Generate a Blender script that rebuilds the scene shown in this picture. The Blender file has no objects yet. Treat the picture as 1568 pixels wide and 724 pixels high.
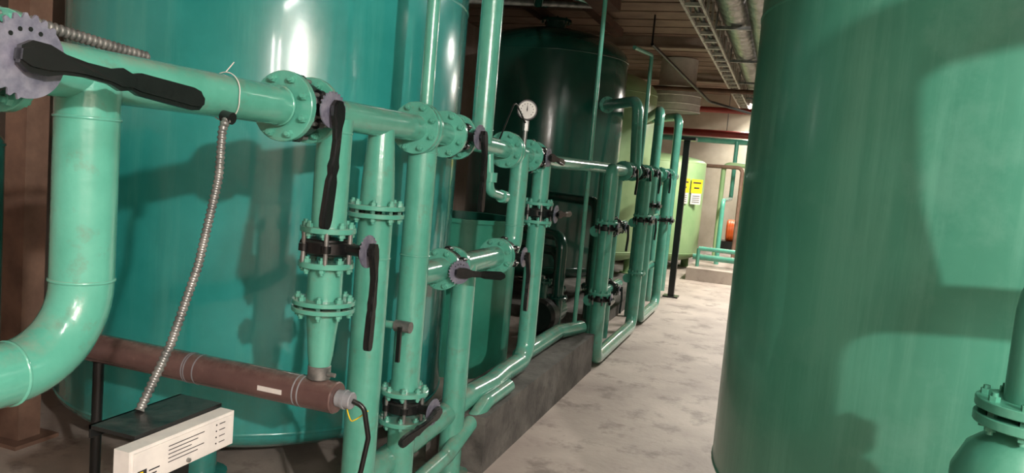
import bpy, math, random
from mathutils import Vector, Matrix
random.seed(4)
sc=bpy.context.scene
V=Vector
# ---------------------------------------------------------------- materials
def lin(c):
    out=[]
    for k in c:
        k=k/255.0
        out.append(k/12.92 if k<=0.04045 else ((k+0.055)/1.055)**2.4)
    return (out[0],out[1],out[2],1.0)
def paint(name,c1,c2,rough=0.35,metal=0.0,nscale=3.0,bump=0.05,bscale=40,fine=None,coat=0.0,dust=None,streak=None,low=None):
    m=bpy.data.materials.new(name); m.use_nodes=True
    nt=m.node_tree; N=nt.nodes; L=nt.links; b=N['Principled BSDF']
    tc=N.new('ShaderNodeTexCoord')
    n=N.new('ShaderNodeTexNoise'); n.inputs['Scale'].default_value=nscale; n.inputs['Detail'].default_value=7; n.inputs['Roughness'].default_value=0.6
    L.new(tc.outputs['Object'],n.inputs['Vector'])
    cr=N.new('ShaderNodeValToRGB')
    cr.color_ramp.elements[0].position=0.35; cr.color_ramp.elements[0].color=lin(c1)
    cr.color_ramp.elements[1].position=0.65; cr.color_ramp.elements[1].color=lin(c2)
    L.new(n.outputs['Fac'],cr.inputs['Fac'])
    col=cr.outputs['Color']
    def layer(col,scale,thr,color,amt,vec=None,width=0.12):
        n3=N.new('ShaderNodeTexNoise'); n3.inputs['Scale'].default_value=scale; n3.inputs['Detail'].default_value=9; n3.inputs['Roughness'].default_value=0.7
        L.new(vec or tc.outputs['Object'],n3.inputs['Vector'])
        r2=N.new('ShaderNodeValToRGB'); r2.color_ramp.elements[0].position=thr; r2.color_ramp.elements[1].position=thr+width
        L.new(n3.outputs['Fac'],r2.inputs['Fac'])
        mx=N.new('ShaderNodeMixRGB'); mx.inputs[2].default_value=lin(color)
        mul=N.new('ShaderNodeMath'); mul.operation='MULTIPLY'
        L.new(r2.outputs['Color'],mul.inputs[0])
        if isinstance(amt,float): mul.inputs[1].default_value=amt
        else: L.new(amt,mul.inputs[1])
        L.new(mul.outputs[0],mx.inputs[0]); L.new(col,mx.inputs[1]); return mx.outputs[0]
    if fine: col=layer(col,fine[1],fine[2],fine[0],fine[3])
    if streak:
        mp=N.new('ShaderNodeMapping'); mp.inputs['Scale'].default_value=(9,9,.6); L.new(tc.outputs['Object'],mp.inputs['Vector'])
        col=layer(col,1.0,streak[1],streak[0],streak[2],vec=mp.outputs[0],width=.2)
    if low:   # grime collecting near the floor
        sp=N.new('ShaderNodeSeparateXYZ'); L.new(tc.outputs['Object'],sp.inputs[0])
        mr=N.new('ShaderNodeMapRange'); mr.inputs['From Min'].default_value=low[1]; mr.inputs['From Max'].default_value=0.0; mr.inputs['To Max'].default_value=low[2]
        L.new(sp.outputs['Z'],mr.inputs['Value'])
        col=layer(col,7,.35,low[0],mr.outputs[0],width=.35)
    if dust:
        g=N.new('ShaderNodeNewGeometry'); sp=N.new('ShaderNodeSeparateXYZ'); L.new(g.outputs['Normal'],sp.inputs[0])
        mr=N.new('ShaderNodeMapRange'); mr.inputs['From Min'].default_value=.45; mr.inputs['From Max'].default_value=1.0; mr.inputs['To Max'].default_value=dust[1]
        L.new(sp.outputs['Z'],mr.inputs['Value'])
        col=layer(col,11,.38,dust[0],mr.outputs[0],width=.25)
    L.new(col,b.inputs['Base Color'])
    b.inputs['Roughness'].default_value=rough; b.inputs['Metallic'].default_value=metal
    if coat: b.inputs['Coat Weight'].default_value=coat; b.inputs['Coat Roughness'].default_value=0.08
    n2=N.new('ShaderNodeTexNoise'); n2.inputs['Scale'].default_value=bscale; n2.inputs['Detail'].default_value=4
    L.new(tc.outputs['Object'],n2.inputs['Vector'])
    bp=N.new('ShaderNodeBump'); bp.inputs['Strength'].default_value=bump; bp.inputs['Distance'].default_value=0.01
    L.new(n2.outputs['Fac'],bp.inputs['Height']); L.new(bp.outputs['Normal'],b.inputs['Normal'])
    return m
def emis(name,c,s):
    m=bpy.data.materials.new(name); m.use_nodes=True; b=m.node_tree.nodes['Principled BSDF']
    b.inputs['Base Color'].default_value=lin(c); b.inputs['Emission Color'].default_value=lin(c); b.inputs['Emission Strength'].default_value=s
    return m
pipeM=paint('mint_pipe_paint',(78,154,134),(92,168,148),0.22,nscale=5,bump=0.09,bscale=45,fine=((100,128,112),14,0.56,0.5),dust=((150,144,130),.85),coat=.6,low=((96,96,84),.5,.6))
tankT=paint('turquoise_tank_paint',(38,138,132),(54,156,150),0.22,nscale=1.6,bump=0.06,bscale=12,coat=.7,streak=((82,168,154),.5,.4),low=((70,100,84),.7,.7))
tankB=paint('brine_tank_paint',(46,132,110),(62,148,124),0.3,nscale=2,bump=0.1,low=((60,80,64),.5,.6))
tankD=paint('dark_green_tank_paint',(18,66,56),(26,80,66),0.22,nscale=1.5,bump=0.05,bscale=14,coat=.4)
tankR=paint('sea_green_tank_paint',(64,136,114),(82,154,130),0.32,nscale=1.2,bump=0.08,bscale=12,fine=((106,164,144),2.5,0.52,0.4),streak=((110,172,150),.48,.5),coat=.25)
tankP=paint('pale_green_tank_paint',(132,166,118),(158,184,136),0.4,nscale=1.5)
black=paint('black_cast_iron',(12,13,14),(26,28,28),0.3,bump=0.1,dust=((90,88,84),.5))
plate=paint('zinc_plate',(104,104,122),(140,140,154),0.35,metal=0.3,nscale=30)
steel=paint('galvanised_steel',(105,107,106),(150,150,146),0.38,metal=0.6,nscale=20)
rust=paint('brown_plastic_pipe',(84,62,60),(100,76,72),0.2,nscale=5,bump=0.05,fine=((130,108,100),20,0.62,0.35),dust=((150,132,122),.6),coat=.6)
white=paint('white_plastic',(200,196,192),(216,212,206),0.45,nscale=12,fine=((150,142,130),14,.6,.4))
tray=paint('tray_paint',(196,190,180),(214,208,198),0.5,nscale=6,fine=((130,118,104),8,.5,.6))
grey=paint('grey_pvc',(120,122,128),(140,142,146),0.4)
conc=paint('floor_concrete',(152,140,132),(182,170,160),0.62,nscale=1.3,bump=0.25,bscale=30,fine=((106,95,88),3.5,0.52,0.65))
curbM=paint('curb_concrete',(66,63,60),(106,102,97),0.85,nscale=4,bump=0.5,bscale=25,fine=((44,42,40),9,.55,.6))
wallM=paint('plaster_wall',(140,124,116),(165,148,138),0.8,nscale=2)
wallF=paint('cream_wall',(180,170,150),(200,192,174),0.8,nscale=2)
ceilM=paint('ceiling_deck_paint',(116,94,80),(146,122,104),0.7,nscale=2.5)
beamM=paint('beam_paint',(142,124,108),(168,150,134),0.7)
brown=paint('rusty_brown_steel',(66,42,32),(92,62,46),0.7,nscale=6)
postM=paint('brown_post_paint',(104,80,68),(132,104,88),0.7,nscale=6)
redM=paint('red_pipe_paint',(130,36,34),(150,46,42),0.4)
yellow=paint('yellow_sign',(225,190,10),(235,205,20),0.5)
orange=paint('orange_motor_paint',(205,90,30),(220,105,40),0.4)
foil=paint('foil_duct',(120,118,114),(172,170,166),0.3,metal=0.7,nscale=8,bump=1.0,bscale=18)
ink=paint('ink',(30,30,34),(40,40,44),0.6)
lamp=emis('fluorescent_tube',(255,248,235),6.0)
# ---------------------------------------------------------------- mesh builder
def frame(ax):
    ax=V(ax).normalized()
    up=V((0,0,1)) if abs(ax.z)<0.9 else V((1,0,0))
    a=ax.cross(up).normalized(); b=ax.cross(a).normalized()
    return a,b,ax
class MB:
    def __init__(s): s.v=[];s.f=[];s.m=[];s.s=[];s.mats=[]
    def mi(s,m):
        if m not in s.mats: s.mats.append(m)
        return s.mats.index(m)
    def face(s,idx,m,sm): s.f.append(idx); s.m.append(m); s.s.append(sm)
    def run(s,o,ax,prof,mat,seg=24,smooth=True):
        a,b,c=frame(ax); o=V(o); mi=s.mi(mat); base=len(s.v)
        for r,h in prof:
            for i in range(seg):
                t=2*math.pi*i/seg
                s.v.append(o+c*h+a*(math.cos(t)*r)+b*(math.sin(t)*r))
        for j in range(len(prof)-1):
            for i in range(seg):
                k=(i+1)%seg
                s.face((base+j*seg+i,base+j*seg+k,base+(j+1)*seg+k,base+(j+1)*seg+i),mi,smooth)
    def cap(s,o,ax,r,h,mat,seg=24):
        a,b,c=frame(ax); o=V(o); base=len(s.v)
        for i in range(seg):
            t=2*math.pi*i/seg; s.v.append(o+c*h+a*(math.cos(t)*r)+b*(math.sin(t)*r))
        s.face(tuple(range(base,base+seg)),s.mi(mat),False)
    def cyl(s,p0,p1,r,mat,r1=None,seg=24,smooth=True,bev=0.0):
        p0=V(p0);p1=V(p1);ax=p1-p0;h=ax.length
        if r1 is None: r1=r
        if bev:
            s.run(p0,ax,[(r-bev,0),(r,bev)],mat,seg,smooth); s.run(p0,ax,[(r,bev),(r1,h-bev)],mat,seg,smooth); s.run(p0,ax,[(r1,h-bev),(r1-bev,h)],mat,seg,smooth)
            s.cap(p0,ax,r-bev,0,mat,seg); s.cap(p0,ax,r1-bev,h,mat,seg)
        else:
            s.run(p0,ax,[(r,0),(r1,h)],mat,seg,smooth)
            s.cap(p0,ax,r,0,mat,seg); s.cap(p0,ax,r1,h,mat,seg)
    def box(s,lo,hi,mat):
        lo=V(lo);hi=V(hi);b=len(s.v)
        for x in (lo.x,hi.x):
            for y in (lo.y,hi.y):
                for z in (lo.z,hi.z):
                    s.v.append(V((x,y,z)))
        for f in ((0,1,3,2),(4,6,7,5),(0,4,5,1),(2,3,7,6),(0,2,6,4),(1,5,7,3)):
            s.face(tuple(b+i for i in f),s.mi(mat),False)
    def tube(s,pts,r,mat,bend=0.1,seg=20,rib=None,nb=8):
        pts=[V(p) for p in pts]; path=[pts[0]]
        for i in range(1,len(pts)-1):
            p=pts[i];d0=(pts[i-1]-p);d1=(pts[i+1]-p)
            ang=d0.angle(d1)
            if ang>math.pi-0.02: path.append(p); continue
            t=min(bend/math.tan(ang/2),d0.length*0.49,d1.length*0.49)
            a=p+d0.normalized()*t; b=p+d1.normalized()*t
            rad=t*math.tan(ang/2); bis=(d0.normalized()+d1.normalized()).normalized()
            cc=p+bis*(rad/math.sin(ang/2)); va=a-cc; vb=b-cc; tot=va.angle(vb)
            for k in range(nb+1):
                f=k/nb
                w=(va*math.sin((1-f)*tot)+vb*math.sin(f*tot))/math.sin(tot)
                path.append(cc+w)
        path.append(pts[-1])
        if rib:
            dense=[]
            tot=0; acc=[0]
            for i in range(len(path)-1): tot+=(path[i+1]-path[i]).length; acc.append(tot)
            n=max(4,int(tot/rib[0])); j=0
            for k in range(n+1):
                d=tot*k/n
                while j<len(path)-2 and acc[j+1]<d: j+=1
                dense.append(path[j].lerp(path[j+1],min(1,(d-acc[j])/max(1e-9,acc[j+1]-acc[j]))))
            path=dense
        mi=s.mi(mat); base=len(s.v); t0=(path[1]-path[0]).normalized(); a,b,_=frame(t0)
        for i,p in enumerate(path):
            if i==0: t=t0
            elif i==len(path)-1: t=(path[i]-path[i-1]).normalized()
            else: t=((path[i+1]-p).normalized()+(p-path[i-1]).normalized()).normalized()
            a=(a-t*a.dot(t)).normalized(); b=t.cross(a)
            rr=r
            if rib: rr=r*(1+rib[1]*math.cos(i*math.pi/2))
            for k in range(seg):
                th=2*math.pi*k/seg; s.v.append(p+a*(math.cos(th)*rr)+b*(math.sin(th)*rr))
        for j in range(len(path)-1):
            for i in range(seg):
                k=(i+1)%seg
                s.face((base+j*seg+i,base+j*seg+k,base+(j+1)*seg+k,base+(j+1)*seg+i),mi,True)
        for j in (0,len(path)-1):
            bb=len(s.v)
            for i in range(seg): s.v.append(s.v[base+j*seg+i].copy())
            s.face(tuple(range(bb,bb+seg)),mi,False)
    def weld(s,c,ax,r,mat,w=0.005):
        s.run(V(c),ax,[(r-0.002,-w),(r+w*0.6,-w*0.4),(r+w*0.6,w*0.4),(r-0.002,w)],mat,28)
    def flange(s,c,ax,r=0.105,th=0.02,bolts=8,mat=None,rb=None,bl=0.02):
        mat=mat or pipeM; ax=V(ax).normalized(); c=V(c)
        s.cyl(c-ax*th/2,c+ax*th/2,r,mat,seg=32,bev=0.002)
        a,b,_=frame(ax); rb=rb or r*0.82
        for i in range(bolts):
            t=2*math.pi*(i+0.5)/bolts; q=c+a*math.cos(t)*rb+b*math.sin(t)*rb
            s.cyl(q-ax*(th/2+bl),q+ax*(th/2+bl),0.0075,mat,seg=8)
            for sg in (-1,1):
                s.cyl(q+ax*sg*(th/2),q+ax*sg*(th/2+0.012),0.0125,mat,seg=6,smooth=False)
    def poly(s,pts,n,th,mat):
        n=V(n).normalized(); b=len(s.v); k=len(pts)
        for p in pts: s.v.append(V(p)-n*th/2)
        for p in pts: s.v.append(V(p)+n*th/2)
        mi=s.mi(mat)
        s.face(tuple(range(b,b+k))[::-1],mi,False); s.face(tuple(range(b+k,b+2*k)),mi,False)
        for i in range(k):
            j=(i+1)%k; s.face((b+i,b+j,b+k+j,b+k+i),mi,False)
    def done(s,name,parent=None):
        me=bpy.data.meshes.new(name); me.from_pydata([tuple(v) for v in s.v],[],s.f)
        for m in s.mats: me.materials.append(m)
        me.polygons.foreach_set('material_index',s.m); me.polygons.foreach_set('use_smooth',s.s)
        me.update()
        import bmesh
        bm=bmesh.new(); bm.from_mesh(me); bmesh.ops.recalc_face_normals(bm,faces=bm.faces); bm.to_mesh(me); bm.free()
        ob=bpy.data.objects.new(name,me); sc.collection.objects.link(ob)
        if parent: ob.parent=parent
        return ob
def empty(name):
    e=bpy.data.objects.new(name,None); sc.collection.objects.link(e); return e
# ---------------------------------------------------------------- butterfly valve
def valve(c,ax,stem,lever,L=0.33,R=0.085,so=0.15,k=1.0,dr=.058,lw=1.0):
    c=V(c);ax=V(ax).normalized();stem=V(stem).normalized();lever=V(lever).normalized()
    m=MB()
    th=0.048*k; R=R*k; so=so*k
    m.cyl(c-ax*th/2,c+ax*th/2,R,black,seg=32,bev=0.006)
    m.cyl(c-ax*(th/2+.004),c+ax*(th/2+.004),R*0.8,black,seg=28)
    a,b,_=frame(ax)
    for i in range(6):
        t=2*math.pi*(i+.5)/6; q=c+a*math.cos(t)*R*1.03+b*math.sin(t)*R*1.03
        m.cyl(q-ax*(th/2+.03*k),q+ax*(th/2+.03*k),0.008*k,steel,seg=8)
        m.cyl(q-ax*.012*k,q+ax*.012*k,0.017*k,black,seg=10)
    m.cyl(c+stem*R*0.7,c+stem*(so-0.01),0.02*k,black,seg=16)
    m.cyl(c-stem*R*0.9,c-stem*(R+0.015),0.02*k,black,seg=16)
    m.cyl(c+stem*(so-0.02),c+stem*(so-0.008),0.034*k,black,seg=20)
    pc=c+stem*so
    u=lever; w=stem.cross(u).normalized(); u=w.cross(stem).normalized()
    if u.dot(lever)<0: u=-u
    pts=[]
    n=96; kd=k*dr/.062
    for i in range(n):
        t=2*math.pi*i/n; rr=0.058*kd
        if 0.9<t<4.6: rr=(0.062 if (i//2)%2 else 0.055)*kd
        pts.append(pc+u*math.cos(t)*rr+w*math.sin(t)*rr)
    m.poly(pts,stem,0.005,plate)
    for t in (1.2,1.6,2.0,2.4): 
        q=pc+u*math.cos(t)*.04*kd+w*math.sin(t)*.04*kd; m.cyl(q,q+stem*.0035,.0035*kd,black,seg=8)
    m.cyl(pc+stem*0.002,pc+stem*0.03*k,0.017*k,black,seg=16,bev=0.003)
    prof=[(-0.03,0.014),(-0.012,0.026),(0.02,0.026),(0.05,0.017),(0.09,0.013),(.145,0.014),(0.17,0.021),(0.195,0.015),(0.215,0.021),(L-0.03,0.023),(L-0.008,0.019),(L,0.010)]
    if L<.26: prof=[(-0.03,0.014),(-0.012,0.024),(0.02,0.024),(0.05,0.015),(0.09,0.013),(.11,0.018),(L-0.02,0.02),(L,0.010)]
    lc=pc+stem*0.022*k
    for sc_,tk in ((1,.012),(.62,.022)):
        left=[lc+u*x*k+w*y*k*sc_*lw+stem*min(x,0.1)*0.12 for x,y in prof]; right=[lc+u*x*k-w*y*k*sc_*lw+stem*min(x,0.1)*0.12 for x,y in prof][::-1]
        m.poly(left+right,stem,tk*k,black)
    return m.done('butterfly_valve')
XA=-1.45
def hz(y): return 1.715 if y<3 else (1.64 if y>4.9 else 1.715-(y-3)/1.9*0.075)
def HP(y,x=XA): return (x,y,hz(y))
Y=(0,1,0);Z=(0,0,1);Xp=(1,0,0)
# ---------------------------------------------------------------- near manifold
man=empty('pipe_manifold')
m=MB()
rp=0.058
m.cyl(HP(0.45),HP(0.96),rp,pipeM); m.flange(HP(.965),Y,r=.1); m.flange(HP(1.095),Y,r=.1)
m.cyl(HP(1.10),HP(1.95),rp,pipeM,seg=32); m.flange(HP(1.985),Y,r=.107,th=.024); m.weld(HP(1.955),Y,rp,pipeM)
m.flange(HP(2.125),Y); m.cyl(HP(2.125),HP(2.9),rp-.004,pipeM,seg=32)
m.flange(HP(2.87),Y,r=.107); m.flange(HP(2.905),Y,r=.107,th=.022); m.cyl(HP(2.9),HP(3.16),rp-.006,pipeM)
m.flange(HP(3.165),Y); m.flange(HP(3.285),Y)
m.cyl(HP(3.285),HP(3.99),rp-.01,pipeM); m.flange(HP(3.96),Y,r=.1); m.flange(HP(4.0),Y,r=.1)
m.cyl(HP(4.0),HP(4.36),rp-.012,pipeM); m.flange(HP(4.36),Y,r=.095); m.flange(HP(4.48),Y,r=.095); m.cyl(HP(4.48),HP(4.9),rp-.012,pipeM)
m.cyl(HP(4.9),HP(7.0),.045,pipeM)
m.done('header_pipe',man)
m=MB()  # left drop
m.tube([(XA,1.29,1.70),(XA,1.29,1.09),(XA,0.45,1.07)],.066,pipeM,bend=.17,seg=32,nb=12)
m.weld((XA,1.29,1.62),Z,.066,pipeM); m.weld((XA,1.29,1.262),Z,.066,pipeM); m.weld((XA,1.12,1.085),Y,.066,pipeM)
m.done('left_drop_pipe',man)
m=MB()  # D drop
yD=2.27
m.cyl((XA,yD,1.70),(XA,yD,1.33),.060,pipeM,seg=32); m.weld((XA,yD,1.655),Z,.060,pipeM)
m.flange((XA,yD,1.325),Z,r=.095); m.flange((XA,yD,1.205),Z,r=.095)
m.cyl((XA,yD,1.2),(XA,yD,1.07),.060,pipeM,seg=32)
m.flange((XA,yD,1.075),Z,r=.108,th=.016); m.flange((XA,yD,1.05),Z,r=.108,th=.016)
m.run((XA,yD,.84),Z,[(.036,0),(.044,.05),(.05,.12),(.058,.19),(.055,.21)],pipeM,28)
m.cyl((XA,yD,.80),(XA,yD,.85),.04,steel,seg=28,bev=.004)
m.cyl((XA+.04,yD-.01,.825),(XA+.07,yD-.01,.825),.008,steel,seg=8)
m.done('dosing_drop_pipe',man)
m=MB()  # H
yH=2.59
m.run((XA,yH,1.40),Z,[(.066,0),(.063,.08),(.05,.27),(.048,.3)],pipeM,28)
m.flange((XA,yH,1.395),Z,r=.108,th=.018); m.flange((XA,yH,1.365),Z,r=.108,th=.018)
m.cyl((XA,yH,1.36),(XA,yH,0.0),.066,pipeM,seg=32); m.weld((XA,yH,1.2),Z,.066,pipeM)
m.flange((XA,yH,.02),Z,r=.11,th=.03,bl=.005)
m.done('second_drop_pipe',man)
m=MB()  # J
yJ=2.95
m.cyl((XA,yJ,1.70),(XA,yJ,.585),.062,pipeM,seg=32); m.flange((XA,yJ,.585),Z,r=.105); m.flange((XA,yJ,.455),Z,r=.105)
m.cyl((XA,yJ,.455),(XA,yJ,0.0),.06,pipeM,seg=32); m.weld((XA,yJ,1.62),Z,.062,pipeM); m.weld((XA,yJ,1.18),Z,.062,pipeM)
m.cyl((XA,yJ,1.75),(XA,yJ,3.45),.028,pipeM)
m.done('third_drop_pipe',man)
m=MB()  # thin side pipes
m.cyl((-1.55,2.80,0.25),(-1.55,2.80,1.62),.022,pipeM)
m.cyl((-1.56,2.72,0.15),(-1.56,2.72,1.60),.02,pipeM)
m.tube([(-1.56,2.72,1.58),(-1.56,2.72,1.66),(-1.50,2.72,1.70)],.02,pipeM,bend=.03)
m.cyl((-1.55,2.80,.9),(-1.40,2.80,.9),.016,pipeM)
m.cyl((-1.44,2.80,.9),(-1.37,2.80,.9),.024,steel,seg=16)
m.cyl((-1.40,2.80,.9),(-1.40,2.77,.9),.012,steel,seg=10)
m.box((-1.408,2.755,.76),(-1.392,2.768,.905),black)
m.done('sampling_line',man)
m=MB()  # K L M
zk=1.09
m.cyl((XA,yJ,zk),(XA,3.25,zk),.055,pipeM); m.flange((XA,3.235,zk),Y,r=.098); m.flange((XA,3.36,zk),Y,r=.098)
m.cyl((XA,3.36,zk),(XA,4.0,zk),.057,pipeM,seg=28); m.flange((XA,3.95,zk),Y,r=.1); m.flange((XA,3.985,zk),Y,r=.1)
m.tube([(XA,3.98,zk),(XA,4.22,zk),(XA,4.22,hz(4.2))],.054,pipeM,bend=.1,seg=24)
m.weld((XA,4.22,1.25),Z,.054,pipeM)
m.cyl((XA,3.52,zk),(XA,3.52,0.0),.06,pipeM,seg=32)
m.cyl((XA,3.52,0),(XA,3.52,.02),.1,pipeM,seg=24)
m.done('bypass_loop',man)
m=MB()  # N + floor pipe
yN=4.66
m.cyl((XA,yN,hz(yN)),(XA,yN,1.37),.056,pipeM); m.flange((XA,yN,1.37),Z,r=.095); m.flange((XA,yN,1.255),Z,r=.095)
m.tube([(XA,yN,1.25),(XA,yN,.36),(XA,4.25,.36),(XA+.02,4.0,.36),(XA,3.72,.36),(XA-.04,3.3,.30),(-1.5,2.3,.24)],.058,pipeM,bend=.13,seg=24)
m.tube([(-1.5,yN+.05,.36),(-1.5,5.6,.36),(-1.42,6.0,.34)],.055,pipeM,bend=.2,seg=24)
m.tube([(-1.36,4.1,.335),(-1.36,3.75,.335),(-1.42,3.4,.14),(-1.42,2.4,.10)],.04,pipeM,bend=.1,seg=20)
m.done('floor_run_pipe',man)
m=MB()  # upper riser
m.cyl((XA,3.60,hz(3.6)),(XA,3.60,3.45),.055,pipeM); m.weld((XA,3.6,1.76),Z,.055,pipeM)
m.tube([(XA,3.72,1.66),(XA+.02,3.72,1.45),(XA+.02,3.95,1.42)],.024,pipeM,bend=.05)
m.cyl((XA+.02,3.9,1.425),(XA+.02,3.95,1.42),.034,pipeM)
m.cyl((XA+.02,3.72,1.50),(XA+.02,3.72,1.55),.034,pipeM)
m.cyl((XA,5.9,.3),(XA,5.9,3.45),.018,pipeM)
m.done('riser_pipe',man)
# valves
valve(HP(1.03),Y,(1,-.03,0),(0,1,-.09),L=.39,dr=.078,lw=1.1)
valve(HP(2.055),Y,(1,-.15,0),(0,-.12,-1),L=.36,so=.14)
valve((XA,yD,1.265),Z,Xp,(0,-.06,-1),L=.33,so=.16)
valve(HP(3.225),Y,(1,-.1,0),(0,0,-1),L=.33)
valve(HP(4.42),Y,Xp,(.2,1,-.1),L=.22,so=.11)
valve((XA,3.298,zk),Y,(1,-.8,0),(.1,1,-.05),L=.22,so=.13)
valve((XA,4.06,zk),Y,Xp,(0,0,-1),L=.30,so=.13)
valve((XA,yN,1.312),Z,Xp,(.3,1,0),L=.22,so=.12)
valve((XA,yJ,.52),Z,(1,-.1,0),(0.1,-1,-.15),L=.30,so=.15)
# gauge
m=MB()
g=V((XA,4.27,1.92))
m.cyl((XA,4.27,hz(4.27)),(XA,4.27,1.80),.012,steel,seg=12); m.cyl((XA,4.27,1.80),(XA,4.27,1.86),.018,steel,seg=6,smooth=False)
d=V((.35,-1,0)).normalized()
m.cyl(g-d*.02,g+d*.02,.062,black,seg=36,bev=.005); m.cyl(g+d*.02,g+d*.0215,.050,white,seg=36)
a,b,_=frame(d)
for i in range(11):
    t=math.radians(-45+27*i); q=g+d*.0225+(-a)*math.cos(t)*.036+V((0,0,1))*math.sin(t)*.036
    m.cyl(q,q+d*.001,.003,ink,seg=6)
m.poly([g+d*.0235+V((0,0,.034)),g+d*.0235+a*.004,g+d*.0235-V((0,0,.012)),g+d*.0235-a*.004],d,.001,ink)
m.tube([(XA,4.27,1.84),(XA,4.05,1.95),(XA,3.85,1.72)],.005,black,bend=.06,seg=8)
m.done('pressure_gauge')
# brown horizontal pipe
m=MB()
m.cyl((-2.62,yD,.745),(-1.37,yD,.745),.056,rust,seg=36,bev=.004)
m.cyl((-1.37,yD,.745),(-1.31,yD,.745),.03,grey,seg=20,bev=.003); m.cyl((-1.345,yD,.745),(-1.335,yD,.745),.034,grey,seg=20)
for x in (-1.52,-1.5,-1.95,-1.99,-2.0):
    m.run((x,yD,.745),Xp,[(.0562,-.003),(.0572,0),(.0562,.003)],grey,32)
m.box((-1.66,yD-.058,.735),(-1.56,yD-.0555,.752),white)
m.cyl((-2.45,yD,0),(-2.45,yD,.69),.02,black)
m.done('brown_electrode_pipe')
m=MB()
m.tube([(-1.31,yD,.745),(-1.27,yD+.01,.73),(-1.25,yD+.02,.62),(-1.26,yD,.5),(-1.31,yD-.04,.36),(-1.38,yD-.1,.01)],.009,black,bend=.04,seg=10)
m.done('power_cable')
m=MB()
m.tube([(-1.36,2.30,.74),(-1.30,2.24,.69),(-1.32,2.3,.66),(-1.28,2.33,.70)],.0025,yellow,bend=.03,seg=6)
m.done('ground_wire')
# conduits
m=MB()
m.tube([(-1.385,1.66,1.655),(-1.375,1.63,1.63),(-1.37,1.62,1.5),(-1.36,1.55,1.28),(-1.35,1.46,1.1),(-1.35,1.37,.956)],.0105,steel,bend=.15,seg=12,rib=(.0032,.17))
m.cyl((-1.40,1.66,1.66),(-1.37,1.66,1.655),.016,black)
m.done('flexible_conduit')
m=MB()
m.tube([(-1.53,.8,1.92),(-1.53,1.0,1.86),(-1.52,1.12,1.815),(-1.52,1.52,1.785)],.012,steel,bend=.12,seg=12,rib=(.0035,.17))
m.done('flexible_conduit')
m=MB()
rr=.066; c=HP(1.70)
pts=[V(c)+V((math.cos(t)*rr,(math.sin(t*.5))*.03,math.sin(t)*rr)) for t in [i*math.pi/10 for i in range(0,21)]]
m.tube(pts,.0016,white,seg=6); m.tube([pts[5],pts[5]+V((0,.03,.03))],.0016,white,seg=6)
m.done('cable_tie')
# controller
m=MB()
m.box((-1.240,1.195,.862),(-1.20,1.515,.945),white)
m.box((-1.20,1.205,.869),(-1.196,1.505,.938),white)
m.box((-1.37,1.25,.945),(-1.242,1.52,.954),black); m.box((-1.37,1.25,.925),(-1.364,1.52,.954),black)
m.box((-1.33,1.36,.84),(-1.242,1.50,.945),black)
m.box((-1.33,1.40,0),(-1.28,1.46,.84),black); m.box((-1.40,1.34,0),(-1.22,1.52,.01),black)
for i in range(5): m.box((-1.1958,1.30,.924-i*.009),(-1.1955,1.30+.11-.02*(i%3),.926-i*.009),ink)
m.box((-1.1958,1.215,.875),(-1.1955,1.24,.897),ink); m.box((-1.1958,1.22,.887),(-1.1954,1.23,.894),yellow)
m.box((-1.1958,1.246,.888),(-1.1955,1.276,.891),ink); m.box((-1.1958,1.246,.879),(-1.1955,1.268,.882),ink)
for i in range(4): m.cyl((-1.196,1.45,.928-i*.015),(-1.195,1.45,.928-i*.015),.002,ink,seg=8); m.box((-1.1958,1.46,.927-i*.015),(-1.1955,1.48,.929-i*.015),ink)
m.cyl((-1.196,1.36,.874),(-1.190,1.36,.874),.005,steel,seg=10)
m.done('control_box')
# ---------------------------------------------------------------- tanks
def tank(name,cx,cy,R,z0,z1,mat,dz0=.22,dz1=.35,legs=4,seams=(),nozzle=True,ph=.4,base=0.0):
    m=MB(); prof=[]
    for i in range(13):
        t=i/12*math.pi/2; prof.append((max(R*math.sin(t),.001),z0-dz0*math.cos(t)))
    for i in range(13):
        t=i/12*math.pi/2; prof.append((max(R*math.cos(t),.001),z1+dz1*math.sin(t)))
    m.run((cx,cy,0),Z,prof,mat,96)
    for s_ in list(seams)+[z0,z1]: m.run((cx,cy,s_),Z,[(R-.002,-.01),(R+.004,-.004),(R+.004,.004),(R-.002,.01)],mat,96)
    for i in range(legs):
        t=ph+2*math.pi*i/legs; x=cx+math.cos(t)*R*.82;y=cy+math.sin(t)*R*.82
        m.cyl((x,y,base),(x,y,z0+.02),.07,mat,seg=20); m.cyl((x,y,base),(x,y,base+.02),.12,mat,seg=20)
    if nozzle:
        m.cyl((cx,cy,z1+dz1-.03),(cx,cy,z1+dz1+.10),.12,mat); m.flange((cx,cy,z1+dz1+.10),Z,r=.19,th=.03,mat=mat)
    return m.done(name)
tank('pressure_filter_tank',-2.76,3.7,1.045,.27,2.75,tankT,seams=(2.42,),ph=.35)
tank('pressure_filter_tank',-2.76,8.9,.90,.5,2.88,tankD,seams=(1.7,),base=.12)
tank('pressure_filter_tank',-2.76,11.2,.90,.5,2.75,tankP,seams=(1.7,),base=.12)
tank('pressure_filter_tank',.88,3.54,1.05,.40,2.75,tankR,seams=(2.30,),ph=.9)
tank('storage_tank',-2.3,14.2,.95,.30,1.9,tankP,dz1=.15,nozzle=False)
tank('cartridge_filter_vessel',-3.22,2.01,.35,.5,1.5,tankD,dz0=.12,dz1=.12,legs=3,nozzle=False)
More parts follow.
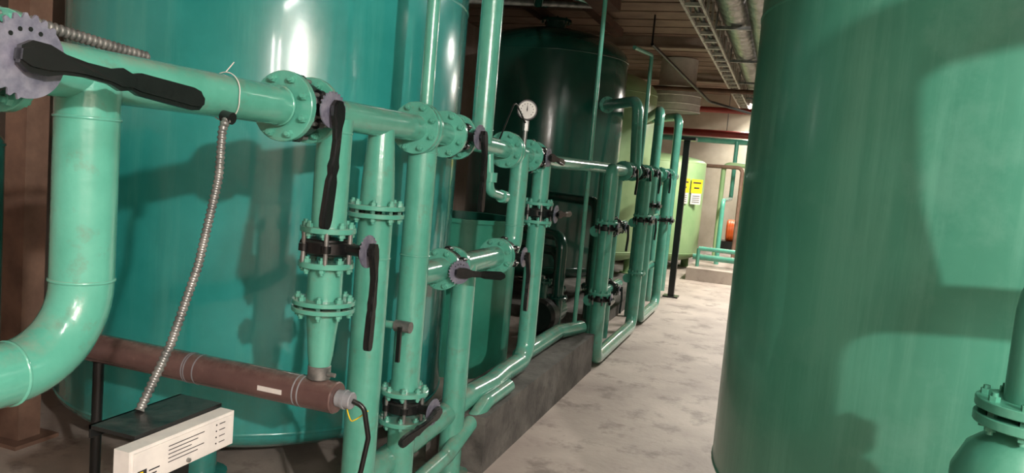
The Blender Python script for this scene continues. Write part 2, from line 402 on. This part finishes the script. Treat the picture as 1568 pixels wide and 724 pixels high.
# brine tank (open top)
m=MB()
cx,cy,R=-2.3,5.5,.42
m.run((cx,cy,0),Z,[(R,0),(R,1.15)],tankB,64); m.run((cx,cy,1.15),Z,[(R,0),(R+.03,0)],tankB,64); m.run((cx,cy,1.15),Z,[(R+.03,0),(R+.03,.03)],tankB,64)
m.run((cx,cy,1.18),Z,[(R+.03,0),(R-.02,0)],tankB,64); m.run((cx,cy,0),Z,[(R-.02,1.18),(R-.02,.9)],tankD,64); m.cap((cx,cy,0),Z,R-.02,.9,tankD,64); m.cap((cx,cy,0),Z,R,0,tankB,64)
m.done('brine_tank')
# right side pipe with flange and check valve, plus an added shadow-casting bend
m=MB()
rx,ry=.585,2.0
m.tube([(rx,ry,1.0),(rx,ry,1.52),(1.9,ry-.1,1.52)],.06,tankR,bend=.15,seg=28)
m.flange((rx,ry,1.155),Z,r=.115,th=.022,mat=tankR); m.flange((rx,ry,1.12),Z,r=.115,th=.022,mat=tankR)
prof=[(.06,-.0),(.075,-.02),(.12,-.06),(.145,-.12),(.145,-.18),(.12,-.25),(.07,-.3),(.062,-.33)]
m.run((rx,ry,1.11),Z,prof,tankR,32)
m.cyl((rx,ry,.80),(rx,ry,0),.06,tankR,seg=28); m.flange((rx,ry,.77),Z,r=.115,mat=tankR)
m.cyl((rx,ry,0),(rx,ry,.02),.11,tankR)
m.tube([(.70,1.985,1.53),(.68,1.92,1.8),(.74,1.76,2.19),(.93,1.58,2.32),(1.15,1.5,2.38),(1.55,1.46,2.42),(1.6,1.45,3.55)],.09,tankR,bend=.25,seg=28)  # added pipe bend, out of view, casts the arc shadow on the right tank
m.done('check_valve_riser')
# ---------------------------------------------------------------- far manifold
far=empty('distant_pipe_manifold')
m=MB()
XB=-1.31
zf=1.63
m.cyl((-1.40,7.0,zf),(-1.40,10.6,zf),.05,pipeM)
for y in (7.0,7.14,7.45,7.9,8.2,8.7,9.2,9.35,9.9): m.flange((-1.40,y,zf),Y,r=.09)
m.tube([(XB,6.1,1.58),(XB,6.1,.07),(XB,7.75,.07),(XB,7.75,1.55)],.058,pipeM,bend=.13,seg=20)
m.tube([(XB,8.15,1.6),(XB,8.15,.07),(XB,9.3,.07),(XB,9.3,1.6)],.055,pipeM,bend=.13,seg=20)
m.tube([(XB,6.1,1.5),(XB,6.1,1.63),(-1.40,7.0,1.63)],.05,pipeM,bend=.05,seg=20)
for y in (6.7,7.3,8.6,9.9): m.cyl((-1.5,y,.0),(-1.5,y,1.63),.045,pipeM)
for y in (6.1,7.75): 
    m.flange((XB,y,1.20),Z,r=.09); m.flange((XB,y,.62),Z,r=.09)
for (p,q) in ((6.1,7.3),(7.75,9.3)):
    m.cyl((-1.40,p,1.12),(-1.40,q,1.12),.045,pipeM)
    m.cyl((-1.40,p,.55),(-1.40,q,.55),.045,pipeM)
m.tube([(-2.0,8.4,2.33),(-1.45,7.65,2.33),(-1.40,7.6,1.63)],.055,pipeM,bend=.12)
m.flange((-1.9,8.26,2.33),(.55,-.75,0),r=.09)
m.tube([(-1.98,10.9,2.36),(-1.42,8.9,2.36),(-1.40,8.75,1.63)],.055,pipeM,bend=.12)
m.tube([(-1.9,11.2,2.42),(-1.4,10.4,2.42),(-1.4,10.3,.1)],.055,pipeM,bend=.12)
m.tube([(-1.55,7.7,2.86),(-1.45,8.15,2.86),(-1.45,8.15,1.63)],.02,pipeM,bend=.03)
m.done('distant_pipes',far)
m=MB()
for (x,y,a_,b_) in ((-1.8,6.6,0.0,1.0),(-1.95,7.1,0.0,.8),(-1.72,7.5,0.12,1.3)):
    m.tube([(x,y,a_),(x,y,b_),(x-.7,y+.6,b_)],.05,tankD,bend=.12); m.flange((x,y,.45),Z,r=.09,mat=tankD)
m.done('underfloor_drain_pipes',far)
m=MB()
m.cyl((-1.9,6.55,.3),(-1.9,6.9,.3),.13,tankD,bev=.02); m.cyl((-1.9,6.35,.3),(-1.9,6.55,.3),.16,black,bev=.03); m.box((-2.05,6.35,0),(-1.75,6.95,.14),black); m.cyl((-1.9,6.45,.3),(-1.9,6.45,.6),.045,tankD); m.flange((-1.9,6.45,.6),Z,r=.08,mat=tankD)
m.box((-1.97,6.62,.42),(-1.83,6.76,.50),steel)
m.done('booster_pump')
for (x,y,z,ax) in [(-1.40,7.07,zf,Y),(-1.40,7.8,zf,Y),(-1.40,8.45,zf,Y),(-1.40,9.27,zf,Y),(XB,6.1,1.16,Z),(XB,7.75,1.16,Z),(XB,6.1,.58,Z),(-1.4,6.9,1.12,Y),(-1.4,8.5,1.12,Y),(-1.4,6.9,.55,Y),(XB,8.15,1.3,Z),(XB,9.3,1.1,Z)]:
    valve((x,y,z),ax,Xp,(.1,-.3,-1) if ax==Y else (.1,-1,0),L=.24,so=.11,k=.9)
m=MB(); m.box((-1.32,10.48,0),(-1.24,10.56,2.15),black); m.box((-1.38,10.42,0),(-1.18,10.62,.02),black); m.box((-1.40,10.4,2.12),(-1.16,10.64,2.16),black); m.done('steel_post')
m=MB(); m.tube([(-4.5,16,2.57),(3.6,16,2.57)],.07,redM)
for x in (-3,-1.2,1,3): m.cyl((x,16,2.6),(x,16,3.55),.008,steel,seg=8)
m.done('fire_main_pipe')
m=MB(); m.tube([(-4.45,15.8,2.42),(3.55,15.8,2.42)],.055,pipeM); m.tube([(-1.1,15.0,.2),(-1.1,15.0,1.95),(-.2,15.0,1.95),(-.2,15.0,.2)],.045,tankP,bend=.12)
m.tube([(-.75,14.8,.2),(-.75,14.8,1.9),(-2.0,15.3,1.9)],.035,postM,bend=.1); m.cyl((-1.3,13.1,.34),(.3,13.1,.34),.05,pipeM); m.cyl((-1.2,12.9,.5),(.2,12.9,.5),.035,pipeM)
m.cyl((-1.2,12.9,0.2),(-1.2,12.9,.5),.03,pipeM); m.cyl((0.2,12.9,0),(0.2,12.9,.5),.03,pipeM)
m.tube([(-.95,13.6,.2),(-.95,13.6,1.3),(-.95,15.6,1.3),(-.95,15.6,2.42)],.04,pipeM)
m.cyl((-.55,15.5,.2),(-.55,15.5,2.42),.05,brown)
m.done('utility_pipes')
m=MB(); m.cyl((-1.0,16.2,.65),(-.55,16.2,.65),.22,orange,bev=.02); m.cyl((-.55,16.2,.65),(-.35,16.2,.65),.12,orange); m.cyl((-.35,16.2,.65),(-.1,16.2,.65),.22,pipeM,bev=.03)
m.box((-1.1,15.95,.2),(-.4,16.45,.44),black)
for i in range(10): m.run((-.98+i*.045,16.2,.65),Xp,[(.22,0),(.235,.01),(.22,.02)],orange,24)
m.done('pump_motor')
m=MB(); m.box((-.8,17.3,.2),(-.3,17.6,1.7),grey); m.box((-.78,17.28,.3),(-.32,17.3,1.6),white); m.box((-.7,17.27,1.2),(-.6,17.28,1.4),ink); m.done('electrical_cabinet')
m=MB(); m.box((-1.33,12.55,0),(-.3,17.9,.2),conc); m.done('pump_plinth')
m=MB()
sx=-1.62;sy=13.52
n=V((.55,-.83,0)).normalized(); t_=V((.83,.55,0)).normalized()
def sign(mb,c,w,h,mat):
    c=V(c); mb.poly([c-t_*w/2-V((0,0,h/2)),c+t_*w/2-V((0,0,h/2)),c+t_*w/2+V((0,0,h/2)),c-t_*w/2+V((0,0,h/2))],n,.004,mat)
for dx in (0,.28):
    c=V((sx,sy,1.5))+t_*dx*.85 + V((0,dx*.12,0))
    sign(m,c,.21,.24,yellow); sign(m,c-V((0,0,.22)),.19,.19,white)
    for k,w in ((.06,.15),(-.03,.10)):
        sign(m,c+n*.003+V((0,0,k)),w,.025,ink)
    for k in range(4): sign(m,c+n*.003-V((0,0,.17+k*.035)),.14,.010,ink)
m.done('caution_sign')
# ---------------------------------------------------------------- overhead
m=MB()
TX0,TX1=-1.0,-.84
for sx_ in (TX0,TX1):
    m.box((sx_-.012,2.5,3.10),(sx_+.012,17.5,3.13),tray); m.box((sx_-.012,2.5,3.33),(sx_+.012,17.5,3.36),tray)
    for i in range(34): m.box((sx_-.010,2.5+i*.44,3.13),(sx_+.010,2.56+i*.44,3.33),tray)
for i in range(34): m.box((TX0,2.5+i*.44,3.10),(TX1,2.55+i*.44,3.13),tray)
for i in range(8):
    for sx_ in (TX0,TX1): m.cyl((sx_,2.5+2*i,3.3),(sx_,2.5+2*i,3.55),.006,steel,seg=6)
m.tube([(-.92,2.5,3.16),(-.92,17.4,3.16)],.03,black,seg=10); m.tube([(-.88,2.5,3.15),(-.88,17.4,3.15)],.02,brown,seg=10)
m.done('cable_tray')
m=MB(); m.tube([(-.58,4.2,3.2),(-.58,17.6,3.2)],.15,foil,seg=28,rib=(.06,.06)); m.tube([(-.32,4.2,3.0),(-.34,12,3.0),(-.4,17.6,2.98)],.10,foil,seg=24,rib=(.05,.06))
for i in range(6): m.box((-.76,5.5+2*i,3.02),(-.2,5.54+2*i,3.05),steel); m.cyl((-.76,5.52+2*i,3.03),(-.76,5.52+2*i,3.54),.006,steel,seg=6); m.cyl((-.2,5.52+2*i,3.03),(-.2,5.52+2*i,3.54),.006,steel,seg=6)
m.done('insulated_duct')
m=MB(); m.run((-1.84,13,2.70),Z,[(.40,0),(.40,.38),(.30,.42),(.3,.85)],white,40); m.cap((-1.84,13,2.7),Z,.4,0,steel,40)
for z in (.0,.12,.25,.38): m.run((-1.84,13,2.70+z),Z,[(.4,-.01),(.412,0),(.4,.01)],white,40)
m.done('ventilation_drum')
m=MB()
m.tube([(-1.7,9.5,3.2),(-1.2,12.0,2.8),(-.5,13.5,2.75)],.02,black,bend=.5); m.tube([(-4.4,12.3,3.0),(3.5,12.3,3.0)],.035,brown); m.tube([(-4.4,13.9,2.85),(3.5,13.9,2.85)],.05,redM)
for x in (-3,0,2.5):
    m.cyl((x,12.3,3.0),(x,12.3,3.55),.008,steel,seg=8); m.cyl((x,13.9,2.85),(x,13.9,3.55),.008,steel,seg=8)
m.cyl((-1.7,9.5,3.2),(-1.7,9.5,3.55),.012,black,seg=8)
m.done('overhead_service_pipes')
m=MB()
m.box((-3.4,8.3,3.38),(-1.9,8.42,3.48),brown); m.box((-3.0,7.9,3.36),(-2.88,10,3.46),brown); m.box((-2.3,7.6,3.36),(-2.18,10,3.46),brown)
m.box((-2.0,6.2,3.22),(-1.75,7.8,3.42),brown); m.tube([(-2.2,6.6,3.3),(-2.5,7.4,3.22),(-2.55,7.8,3.3)],.05,tankD)
m.tube([(-3.2,6.8,3.1),(-2.0,7.9,3.3)],.03,steel); m.tube([(-2.6,6.0,3.2),(-2.0,8.1,3.34)],.025,pipeM)
m.done('hanging_bracket_frame')
# ---------------------------------------------------------------- room
def slab(name,lo,hi,mat):
    m=MB(); m.box(lo,hi,mat); return m.done(name)
slab('floor',(-4.5,-3.2,-.1),(3.6,18.2,0),conc)
slab('wall_left',(-4.6,-3.2,0),(-4.5,18.2,3.7),wallM)
slab('wall_right',(3.6,-3.2,0),(3.7,18.2,3.7),wallM)
slab('wall_far',(-4.5,18.1,0),(3.6,18.2,3.7),wallF)
slab('wall_back',(-4.5,-3.3,0),(3.6,-3.2,3.7),wallM)
m=MB(); m.box((-4.6,-3.3,3.62),(3.7,18.3,3.72),ceilM)
y=-3.1
while y<18: 
    m.box((-4.5,y,3.56),(3.6,y+.42,3.63),ceilM); m.box((-4.5,y+.44,3.60),(3.6,y+.46,3.625),beamM); y+=.48
m.done('ceiling')
for y in (-.9,3,7.1,11,14.6):
    m=MB(); m.box((-4.5,y,3.42),(3.6,y+.12,3.56),beamM); m.box((-4.5,y-.04,3.40),(3.6,y+.16,3.42),beamM); m.done('ceiling_beam')
slab('curb',(-1.62,3.6,0),(-1.30,6.0,.30),curbM)
slab('tank_plinth',(-4.0,7.7,0),(-1.62,12.4,.12),curbM)
m=MB(); m.box((-3.58,2.72,0),(-3.44,2.84,3.56),postM); m.box((-3.64,2.66,0),(-3.38,2.9,.02),postM); m.done('support_post')
# ---------------------------------------------------------------- lights
def lightfix(x,y,z,L,W,energy,col=(1,.95,.88),point=False):
    m=MB()
    hx,hy=W/2,L/2
    m.box((x-hx-.03,y-hy-.03,z+.02),(x+hx+.03,y+hy+.03,z+.09),white)
    m.cyl((x,y-hy,z),(x,y+hy,z),.018,lamp,seg=12)
    for s_ in (-1,1): m.cyl((x,y+s_*hy*.8,z+.08),(x,y+s_*hy*.8,3.555),.006,steel,seg=6)
    m.done('fluorescent_light')
    if point:
        ld=bpy.data.lights.new('tube_light','POINT'); ld.shadow_soft_size=.06
    else:
        ld=bpy.data.lights.new('tube_light','AREA'); ld.shape='RECTANGLE'; ld.size=2*hx; ld.size_y=2*hy
    ld.energy=energy; ld.color=col
    lo=bpy.data.objects.new('tube_light',ld); sc.collection.objects.link(lo); lo.location=(x,y,z-(.1 if point else .03))
for x in (1.8,2.35):
    m=MB(); m.box((x-.06,-3.2,2.2),(x+.06,-3.14,3.45),white); m.cyl((x,-3.11,2.25),(x,-3.11,3.4),.018,lamp,seg=12); m.done('wall_light')
    ld=bpy.data.lights.new('wall_tube_light','AREA'); ld.shape='RECTANGLE'; ld.size=.05; ld.size_y=1.1; ld.energy=30; ld.color=(1,.96,.9)
    lo=bpy.data.objects.new('wall_tube_light',ld); sc.collection.objects.link(lo); lo.location=(x,-3.08,2.83); lo.rotation_euler=Vector((0,1,0)).to_track_quat('-Z','Y').to_euler()
lightfix(2.7,-1.5,3.05,.25,.12,900,point=True)
lightfix(.3,.2,3.2,.8,.2,26)  # added fill light overhead near the camera, not a known fixture
lightfix(-.15,5.3,3.25,.8,.2,80)
lightfix(.3,9.3,3.2,1.2,.2,130)
lightfix(-.05,12.6,3.0,1.2,.2,220,(1,.93,.82))
lightfix(-.8,16.8,3.2,1.2,.2,220,(1,.96,.88))
w=bpy.data.worlds.new('world'); sc.world=w; w.use_nodes=True
w.node_tree.nodes['Background'].inputs[0].default_value=(.97,1,1,1); w.node_tree.nodes['Background'].inputs[1].default_value=.15
sc.view_settings.view_transform='Standard'
# ---------------------------------------------------------------- camera
yaw=math.radians(19.06); p=math.radians(5.34); r=math.radians(5.0)
F=V((-math.sin(yaw)*math.cos(p),math.cos(yaw)*math.cos(p),-math.sin(p)))
Rv=V((math.cos(yaw),math.sin(yaw),0)); U=Rv.cross(F)
Xc=math.cos(r)*Rv+math.sin(r)*U; Yc=-math.sin(r)*Rv+math.cos(r)*U
M=Matrix((Xc,Yc,-F)).transposed().to_4x4(); M.translation=V((0,0,1.6))
cd=bpy.data.cameras.new('camera'); cd.lens=27; cd.sensor_width=36; cd.clip_start=.05
cam=bpy.data.objects.new('camera',cd); sc.collection.objects.link(cam); cam.matrix_world=M
sc.camera=cam
